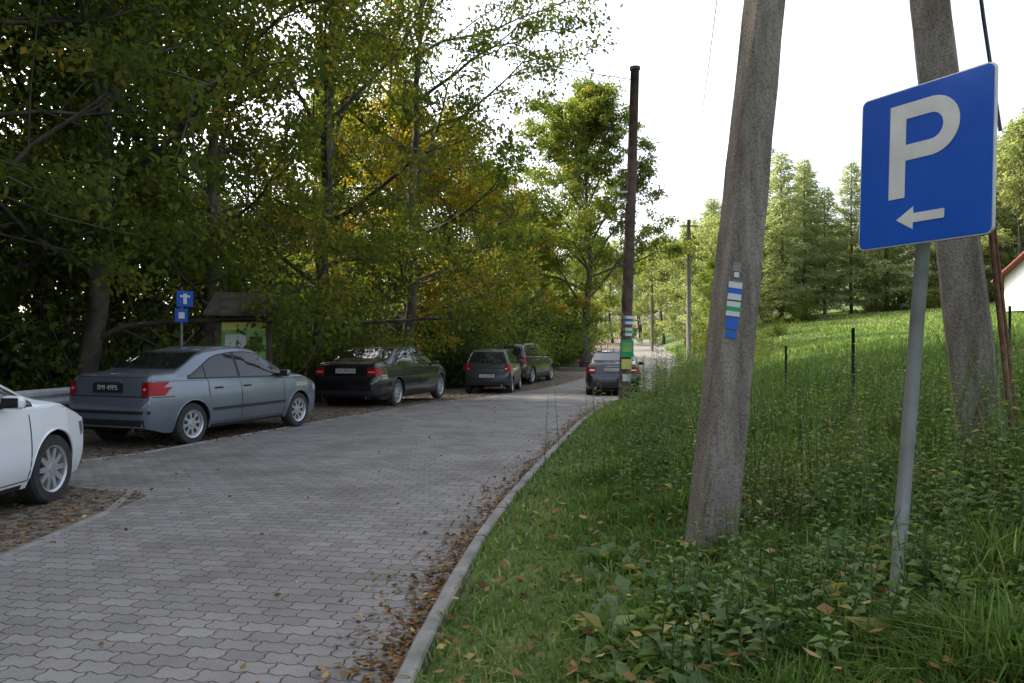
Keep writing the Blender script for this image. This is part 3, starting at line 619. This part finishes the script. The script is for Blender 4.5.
    for sg in (1, -1):
        box('door_mirror', (mxx, sg * (Wf(0) * .93 + .10), belt0 + .055), (.10, .19, .12), paint, root, .045)
        box('mirror_glass', (mxx - .052, sg * (Wf(0) * .93 + .10), belt0 + .055), (.006, .14, .085), M_glass, root)
        box('mirror_arm', (mxx, sg * (Wf(0) * .93 - .01), belt0 + .03), (.06, .08, .04), M_dark, root, .01)
    wm = wheel_mesh(wr, .20, nsp, cover)
    for xa in (-wb / 2, wb / 2):
        for sg in (1, -1):
            o = obj('wheel', wm, root); o.location = (xa, sg * (Wf(xa) - .125), wr); o.rotation_euler = (0, R.rand(), 0 if sg > 0 else math.pi)
            a = np.linspace(-.08, math.pi + .08, 26); P = [(xa + (Ra + .003) * math.cos(q), sg * (Wf(xa + Ra * math.cos(q)) * (1 - .09 * max(0, (.5 - wr - Ra * math.sin(q)) / .3) ** 2) - .006), wr + (Ra + .003) * math.sin(q)) for q in a]
            tube_obj('arch_lip', P, .012, paint, 6, root, False)
    box('underbody', (0, 0, .27), (wb - 2 * Ra - .05, W * .8, .12), M_dark, root)
    tube_obj('axle', [(-wb / 2, -.6, wr), (-wb / 2, .6, wr)], .05, M_dark, 8, root)
    tube_obj('antenna', [(wx(-.7), 0, zt(wx(-.7)) + .01), (wx(-.82), 0, zt(wx(-.7)) + .16)], .006, M_dark, 6, root)
    return root
P_silver = mat('paint_silver_blue', (.15, .175, .21), (.17, .195, .23), 2, .32, .5, coat=.6)
P_black = mat('paint_black', (.006, .007, .010), rough=.25, coat=1)
P_grey = mat('paint_dark_grey', (.04, .045, .052), rough=.3, metal=.4, coat=.7)
P_dblue = mat('paint_dark_blue', (.012, .016, .026), rough=.25, metal=.2, coat=1)
P_white = mat('paint_white', (.74, .75, .76), rough=.3, coat=1)
def cz(x, y): return float(zr(y)) - .005
car('parked_sedan', SED, (-5.0, 13.2, cz(0, 13)), 70, P_silver, 2.61, .82, .83, 1.71, 1.425, .305, 8, True, 'SMI 49PS', True, 'corner', True)
car('parked_sedan', SED, (-3.32, 21.5, cz(0, 21.5)), 75, P_black, 3.07, .86, 1.1, 1.90, 1.52, .355, 10, False, 'DW 890CR', False, 'wide')
car('parked_hatchback', HAT, (-.62, 28.3, cz(0, 28)), 83, P_grey, 2.42, .59, .56, 1.65, 1.50, .29, 6, True, 'SK 225MJ', False, 'hatch')
car('parked_suv', HAT, (.45, 34.5, cz(0, 34.5)), 71, P_dblue, 2.8, .85, .95, 1.88, 1.68, .365, 5, False, 'SB 8157F', False, 'hatch')
car('parked_sedan', SED, (3.45, 27.0, cz(0, 27)), 82, P_black, 2.7, .88, 1.0, 1.80, 1.44, .32, 7, False, 'WE 6H712', False, 'wide')
car('parked_hatchback', HAT, (-5.12, 6.12, .0), 89, P_white, 2.6, .9, .8, 1.76, 1.42, .32, 10, False, 'SBI 7720', False, 'hatch')

# ------------------------------------------------------------------ parking sign
root = empty('parking_sign')
Wp, Hp = .61, .70
u = Vector((.493, -.870, .02)).normalized(); up = Vector((.075, .01, 1)).normalized(); yv = up.cross(u).normalized(); up = u.cross(yv).normalized()
Mx = Matrix((( u.x, yv.x, up.x, 1.77), (u.y, yv.y, up.y, 3.43), (u.z, yv.z, up.z, 2.27), (0, 0, 0, 1)))
def rrect(w, h, r, n=8):
    p = []
    for cx0, cy0, a0 in ((w / 2 - r, h / 2 - r, 0), (-w / 2 + r, h / 2 - r, 90), (-w / 2 + r, -h / 2 + r, 180), (w / 2 - r, -h / 2 + r, 270)):
        for k in range(n + 1): a = math.radians(a0 + 90 * k / n); p.append((cx0 + r * math.cos(a), cy0 + r * math.sin(a)))
    return p
def flat(nm, pts, y0, y1, m_, par, M=None):
    n_ = len(pts); v = [(a, y0, b) for a, b in pts] + [(a, y1, b) for a, b in pts]
    f = [tuple(range(n_)), tuple(range(2 * n_ - 1, n_ - 1, -1))] + [(k, k + n_, (k + 1) % n_ + n_, (k + 1) % n_) for k in range(n_)]
    o = pydata(nm, v, f, m_, par)
    if M is not None: o.matrix_local = M
    return o
flat('plate_back', rrect(Wp, Hp, .03), -.001, .012, M_galv, root, Mx)
flat('border', rrect(Wp, Hp, .03), -.004, -.0012, M_signwhite, root, Mx)
flat('blue_panel', rrect(Wp - .012, Hp - .012, .026), -.0065, -.0042, M_blue, root, Mx)
def ringP():
    zb_, zt_, xL, xR, th = -.14, .28, -.155, .165, .078
    R1 = .128; cz_ = zt_ - R1; cxb = xR - R1
    outer = [(xL + th, zt_), (cxb, zt_)] + [(cxb + R1 * math.sin(a), cz_ + R1 * math.cos(a)) for a in np.linspace(.1, math.pi - .1, 16)] + [(cxb, cz_ - R1), (xL + th, cz_ - R1)]
    r2 = R1 - th * .93
    inner = [(xL + th, zt_ - th * .9), (cxb, zt_ - th * .9)] + [(cxb + r2 * math.sin(a), cz_ + (R1 - th * .9) * math.cos(a)) for a in np.linspace(.1, math.pi - .1, 16)] + [(cxb, cz_ - R1 + th * .9), (xL + th, cz_ - R1 + th * .9)]
    v = [(a, -.0085, b) for a, b in outer] + [(a, -.0085, b) for a, b in inner]; n_ = len(outer)
    f = [(k, k + 1, n_ + k + 1, n_ + k) for k in range(n_ - 1)]
    q = len(v); v += [(xL, -.0085, zb_), (xL + th, -.0085, zb_), (xL + th, -.0085, zt_), (xL, -.0085, zt_)]; f.append((q, q + 1, q + 2, q + 3))
    o = pydata('letter_p', v, f, M_signwhite, root); o.matrix_local = Mx
ringP()
ar = [(-.115, -.235), (-.035, -.185), (-.035, -.215), (.105, -.215), (.105, -.255), (-.035, -.255), (-.035, -.285)]
flat('arrow', ar, -.0085, -.0067, M_signwhite, root, Mx)
for dz in (.2, -.2):
    o = box('clamp', (0, 0, 0), (.10, .05, .03), M_galv, root); o.matrix_local = Mx @ Matrix.Translation((0.0, .03, dz))
tube_obj('post', [(1.635, 3.42, .2), (1.655, 3.42, .5), (1.845, 3.475, 2.58)], .029, M_galv, 16, root)

# ------------------------------------------------------------------ A-frame concrete pole
def boxpole(nm, p0, p1, w0, w1, d0, d1, yaw, m_, parent):
    p0, p1 = np.array(p0, float), np.array(p1, float); v, f = [], []; k = 60; ch = .15
    for i in range(k + 1):
        t = i / k; c = p0 + (p1 - p0) * t; w = (w0 + (w1 - w0) * t) / 2; d = (d0 + (d1 - d0) * t) / 2
        for a, b in ((-w, -d * (1 - ch)), (-w * (1 - ch), -d), (w * (1 - ch), -d), (w, -d * (1 - ch)), (w, d * (1 - ch)), (w * (1 - ch), d), (-w * (1 - ch), d), (-w, d * (1 - ch))):
            jx, jy = R.normal(size=2) * .0018
            v.append((c[0] + (a + jx) * math.cos(yaw) - b * math.sin(yaw), c[1] + a * math.sin(yaw) + (b + jy) * math.cos(yaw), c[2]))
    for i in range(k):
        for j in range(8): f.append((i * 8 + j, i * 8 + (j + 1) % 8, i * 8 + 8 + (j + 1) % 8, i * 8 + 8 + j))
    f.append(tuple(range(8 * k, 8 * k + 8))); return pydata(nm, v, f, m_, parent)
root = empty('concrete_utility_pole')
L0, L1 = np.array([1.12, 4.62, .0]), np.array([1.507, 4.78, 3.47]); R0, R1_ = np.array([3.36, 5.62, .35]), np.array([2.83, 5.42, 3.9])
ext = lambda a, b, z: a + (b - a) * (z - a[2]) / (b[2] - a[2])
boxpole('leg_near', L0, ext(L0, L1, 9), .245, .10, .22, .12, .25, M_conc, root)
boxpole('leg_far', R0, ext(R0, R1_, 9), .30, .13, .26, .14, -.45, M_conc, root)
box('crossbar', ((ext(L0, L1, 8.6) + ext(R0, R1_, 8.6)) / 2), (1.4, .12, .12), M_galv, root, rot=(0, 0, .25))
box('tie', ((ext(L0, L1, 6) + ext(R0, R1_, 6)) / 2), (1.1, .10, .14), M_conc, root, rot=(0, 0, .42))
tube_obj('brace_rod', [(3.55, 5.6, .5), (3.2, 5.45, 3.0)], .018, M_rust, 8, root)
tube_obj('brace_rod_b', [(3.61, 5.62, .5), (3.22, 5.45, 3.0)], .012, M_rust, 8, root)
tube_obj('cable', [(3.25, 5.3, 2.9), (3.08, 5.2, 3.6), (2.95, 5.2, 4.6), (2.6, 5.1, 8.5)], .012, M_black, 6, root)
tt = lambda z: z / 9
def onface(z, dx):
    c = ext(L0, L1, z); d = (.22 - .10 * tt(z)) / 2 + .006; return c + np.array([math.sin(.25) * d + dx * math.cos(.25), -math.cos(.25) * d + dx * math.sin(.25), 0])
for z, mm, h, w_ in ((1.825, M_signwhite, .035, .085), (1.79, M_bluep, .032, .085), (1.757, M_signwhite, .035, .085), (1.715, M_signwhite, .03, .085), (1.687, M_greenp, .026, .085), (1.66, M_signwhite, .028, .085), (1.605, M_bluep, .07, .075), (1.54, M_bluep, .04, .065), (1.93, M_kerb, .05, .05), (1.885, M_signwhite, .03, .03)):
    p = onface(z, -.065); box('trail_mark', tuple(p), (w_, .006, h), mm, root, rot=(0, .11, .25))

# ------------------------------------------------------------------ wooden pole with boards
root = empty('wooden_utility_pole')
tube_obj('shaft', [(2.74, 19.5, -.15), (2.82, 19.5, 2.5), (2.93, 19.5, 5.5), (3.01, 19.5, 8.15)], np.array([.145, .135, .12, .105]), M_wood, 14, root)
tube_obj('cap', [(3.01, 19.5, 8.15), (3.01, 19.5, 8.22)], .13, M_dark, 14, root)
for z in (4.9, 5.15): box('insulator_arm', (2.75, 19.45, z), (.35, .05, .05), M_galv, root, .01)
for z in (4.97, 5.22): tube_obj('insulator', [(2.6, 19.45, z - .05), (2.6, 19.45, z + .07)], .035, M_white, 8, root)
def onp(z): return 2.74 + .034 * (z + .15)
for z, h, mm in ((2.09, .07, M_signwhite), (2.02, .06, M_bluep), (1.955, .07, M_signwhite), (1.80, .07, M_signwhite), (1.735, .06, M_greenp), (1.67, .07, M_signwhite)):
    tube_obj('trail_mark', [(onp(z), 19.5, z - h / 2), (onp(z) + .003, 19.5, z + h / 2)], .1405, mm, 20, root, False)
box('green_board', (2.80, 19.34, 1.33), (.30, .02, .42), M_greenp, root)
box('board_picture', (2.80, 19.327, 1.36), (.24, .006, .22), M_green, root)
box('yellow_notice', (2.78, 19.335, .95), (.24, .015, .24), M_yellow, root)
box('white_notice', (2.78, 19.335, .62), (.20, .015, .18), M_signwhite, root)
def simplepole(nm, x, y, h, r, m_, arm=True):
    rt = empty(nm, (x, y, float(H(x, y)) - .2)); tube_obj('shaft', [(0, 0, 0), (0, 0, h)], np.array([r, r * .7]), m_, 10, rt)
    if arm: box('crossarm', (0, 0, h - .4), (1.1, .08, .08), m_, rt)
simplepole('utility_pole', 11.1, 50, 9.0, .16, M_conc); simplepole('utility_pole', 12.3, 70, 6.5, .15, M_conc)
def wire(a, b, sag=.4, r=.008):
    t = np.linspace(0, 1, 20)[:, None]; P = np.array(a) * (1 - t) + np.array(b) * t; P[:, 2] -= (4 * sag * t * (1 - t))[:, 0]; return tube(P, r, 4)
parts = [wire((1.9, 5.0, 8.7), (10.8, 50, 8.7), .9, .008), wire((3.0, 19.5, 7.9), (-16, 12.5, 9.8), .35, .010)]
V, F = join(parts); quads_obj('overhead_wires', V, F, [M_black])

# ------------------------------------------------------------------ info board, small signs, guard rail
root = empty('information_board', (-5.45, 16.2, -.05), math.radians(12))
for x in (-.5, .5): box('post', (x, 0, 1.1), (.09, .09, 2.3), M_board, root)
box('panel', (0, -.02, 1.45), (.92, .03, 1.15), M_board, root)
box('poster', (0, -.04, 1.42), (.86, .01, 1.05), M_green, root); box('poster_header', (0, -.048, 1.86), (.84, .006, .16), M_yellow, root)
box('poster_text', (-.16, -.048, 1.55), (.4, .006, .28), M_signwhite, root); box('poster_photo', (.24, -.048, 1.5), (.26, .006, .3), M_leafl, root); box('poster_text_b', (0, -.048, 1.15), (.7, .006, .2), M_yellow, root)
rv = [(-.72, -.42, 2.12), (.72, -.42, 2.12), (.72, .42, 2.12), (-.72, .42, 2.12), (-.55, 0, 2.55), (.55, 0, 2.55), (-.72, -.42, 2.06), (.72, -.42, 2.06), (.72, .42, 2.06), (-.72, .42, 2.06)]
pydata('roof', rv, [(0, 1, 5, 4), (2, 3, 4, 5), (1, 2, 5), (3, 0, 4), (6, 7, 1, 0), (7, 8, 2, 1), (8, 9, 3, 2), (9, 6, 0, 3), (9, 8, 7, 6)], M_board, root)
root = empty('pedestrian_sign', (-6.35, 15.3, -.1), math.radians(50))
tube_obj('post', [(0, 0, 0), (0, 0, 2.65)], .028, M_galv, 10, root)
box('sign_panel', (.05, -.035, 2.42), (.34, .012, .30), M_blue, root, .004); box('symbol', (.05, -.044, 2.42), (.07, .004, .2), M_signwhite, root); box('symbol_b', (.05, -.044, 2.47), (.2, .003, .04), M_signwhite, root)
box('sign_panel_b', (-.02, -.035, 2.10), (.26, .012, .26), M_blue, root, .004); box('symbol_c', (-.02, -.044, 2.1), (.12, .004, .12), M_signwhite, root)
root = empty('guard_rail')
gp = [(-7.5, 5), (-7.3, 8.5), (-7.05, 11.5), (-6.55, 14.5), (-6.35, 16.0)]
v, f = [], []; pr = [(0, .50), (.05, .54), (.05, .59), (0, .635), (.0, .655), (.05, .70), (.05, .75), (0, .79)]
for x, y in gp:
    for a, z in pr: v.append((x + a, y, z))
for i in range(len(gp) - 1):
    for j in range(len(pr) - 1): f.append((i * 8 + j, i * 8 + 8 + j, i * 8 + 9 + j, i * 8 + 1 + j))
pydata('w_beam', v, f, M_rail, root)
for k in range(7): t = k / 6 * 11 + 5; xx = np.interp(t, [q[1] for q in gp], [q[0] for q in gp]); box('rail_post', (xx - .06, t, .35), (.10, .06, .85), M_galv, root)

root = empty('wire_fence')
for x, y, h in [(3.62, 8.45, .98), (4.3, 12.5, .8), (7.0, 11.2, .9)]:
    z = float(H(x, y)); tube_obj('fence_post', [(x, y, z - .1), (x, y, z + h)], .018, M_dark, 8, root)

# ------------------------------------------------------------------ house
hx, hy = 33.3, 45; root = empty('rendered_house', (hx, hy, float(H(hx, hy)) - .1), math.radians(8))
M_wall = mat('house_render', (.55, .55, .53), (.66, .66, .64), 2, .9); M_roof = mat('roof_red', (.17, .045, .035), (.24, .07, .05), 8, .8, bump=.3)
w, d, h, rg = 3.4, 3.2, 2.1, 4.0
v = [(-w, -d, 0), (w, -d, 0), (w, d, 0), (-w, d, 0), (-w, -d, h), (w, -d, h), (w, d, h), (-w, d, h), (-w, 0, rg - .1), (w, 0, rg - .1)]
pydata('walls', v, [(0, 1, 5, 4), (2, 3, 7, 6), (1, 2, 6, 9, 5), (3, 0, 4, 8, 7)], M_wall, root)
e = .5
for sg in (-1, 1):
    yy = sg * (d + e); zz = h - e * (rg - h) / d
    pydata('roof_slope', [(-w - e, 0, rg + .04), (w + e, 0, rg + .04), (w + e, yy, zz + .04), (-w - e, yy, zz + .04), (-w - e, 0, rg - .06), (w + e, 0, rg - .06), (w + e, yy, zz - .06), (-w - e, yy, zz - .06)],
           [(0, 1, 2, 3), (7, 6, 5, 4), (0, 3, 7, 4), (1, 5, 6, 2), (3, 2, 6, 7)], M_roof, root)
for x in (-2.2, 1.6): box('window', (x, -d - .03, 1.2), (.9, .06, 1.0), M_glass, root); box('window_frame', (x, -d - .01, 1.2), (1.05, .05, 1.15), M_white, root)
box('door', (-.4, -d - .02, .95), (.9, .06, 1.9), M_board, root)
box('gable_window', (-w - .02, 0, 1.3), (.06, 1.0, 1.0), M_glass, root)
box('chimney', (.8, .6, 4.2), (.5, .5, 1.2), M_roof, root)

# ------------------------------------------------------------------ light, sky, camera
az = math.radians(-57); el = math.radians(40)
sd = Vector((math.sin(az) * math.cos(el), math.cos(az) * math.cos(el), math.sin(el)))
sl = bpy.data.lights.new('sun', 'SUN'); sl.energy = 5.0; sl.angle = math.radians(.5); sl.color = (1, .94, .84)
so = bpy.data.objects.new('sun', sl); so.rotation_euler = sd.to_track_quat('Z', 'Y').to_euler(); COL.objects.link(so)
wd = bpy.data.worlds.new('World'); scene.world = wd; wd.use_nodes = True; nt = wd.node_tree; nt.nodes.clear()
sk = nt.nodes.new('ShaderNodeTexSky'); sk.sky_type = 'NISHITA'; sk.sun_disc = False; sk.sun_elevation = el; sk.sun_rotation = az % (2 * math.pi)
sk.air_density = 1.0; sk.dust_density = 5.0; sk.ozone_density = 1.0
hs = nt.nodes.new('ShaderNodeHueSaturation'); hs.inputs['Saturation'].default_value = .55
bg = nt.nodes.new('ShaderNodeBackground'); bg.inputs[1].default_value = .5; ow = nt.nodes.new('ShaderNodeOutputWorld')
nt.links.new(sk.outputs[0], hs.inputs['Color']); nt.links.new(hs.outputs[0], bg.inputs[0]); nt.links.new(bg.outputs[0], ow.inputs[0])
cam = bpy.data.cameras.new('camera'); cam.lens = 28; cam.sensor_width = 36; cam.clip_end = 2000; cam.clip_start = .05
co = bpy.data.objects.new('camera', cam); co.location = (0, 0, 1.5); co.rotation_euler = (math.radians(90), 0, 0); COL.objects.link(co); scene.camera = co
scene.view_settings.view_transform = 'Standard'; scene.view_settings.look = 'None'; scene.view_settings.exposure = 0
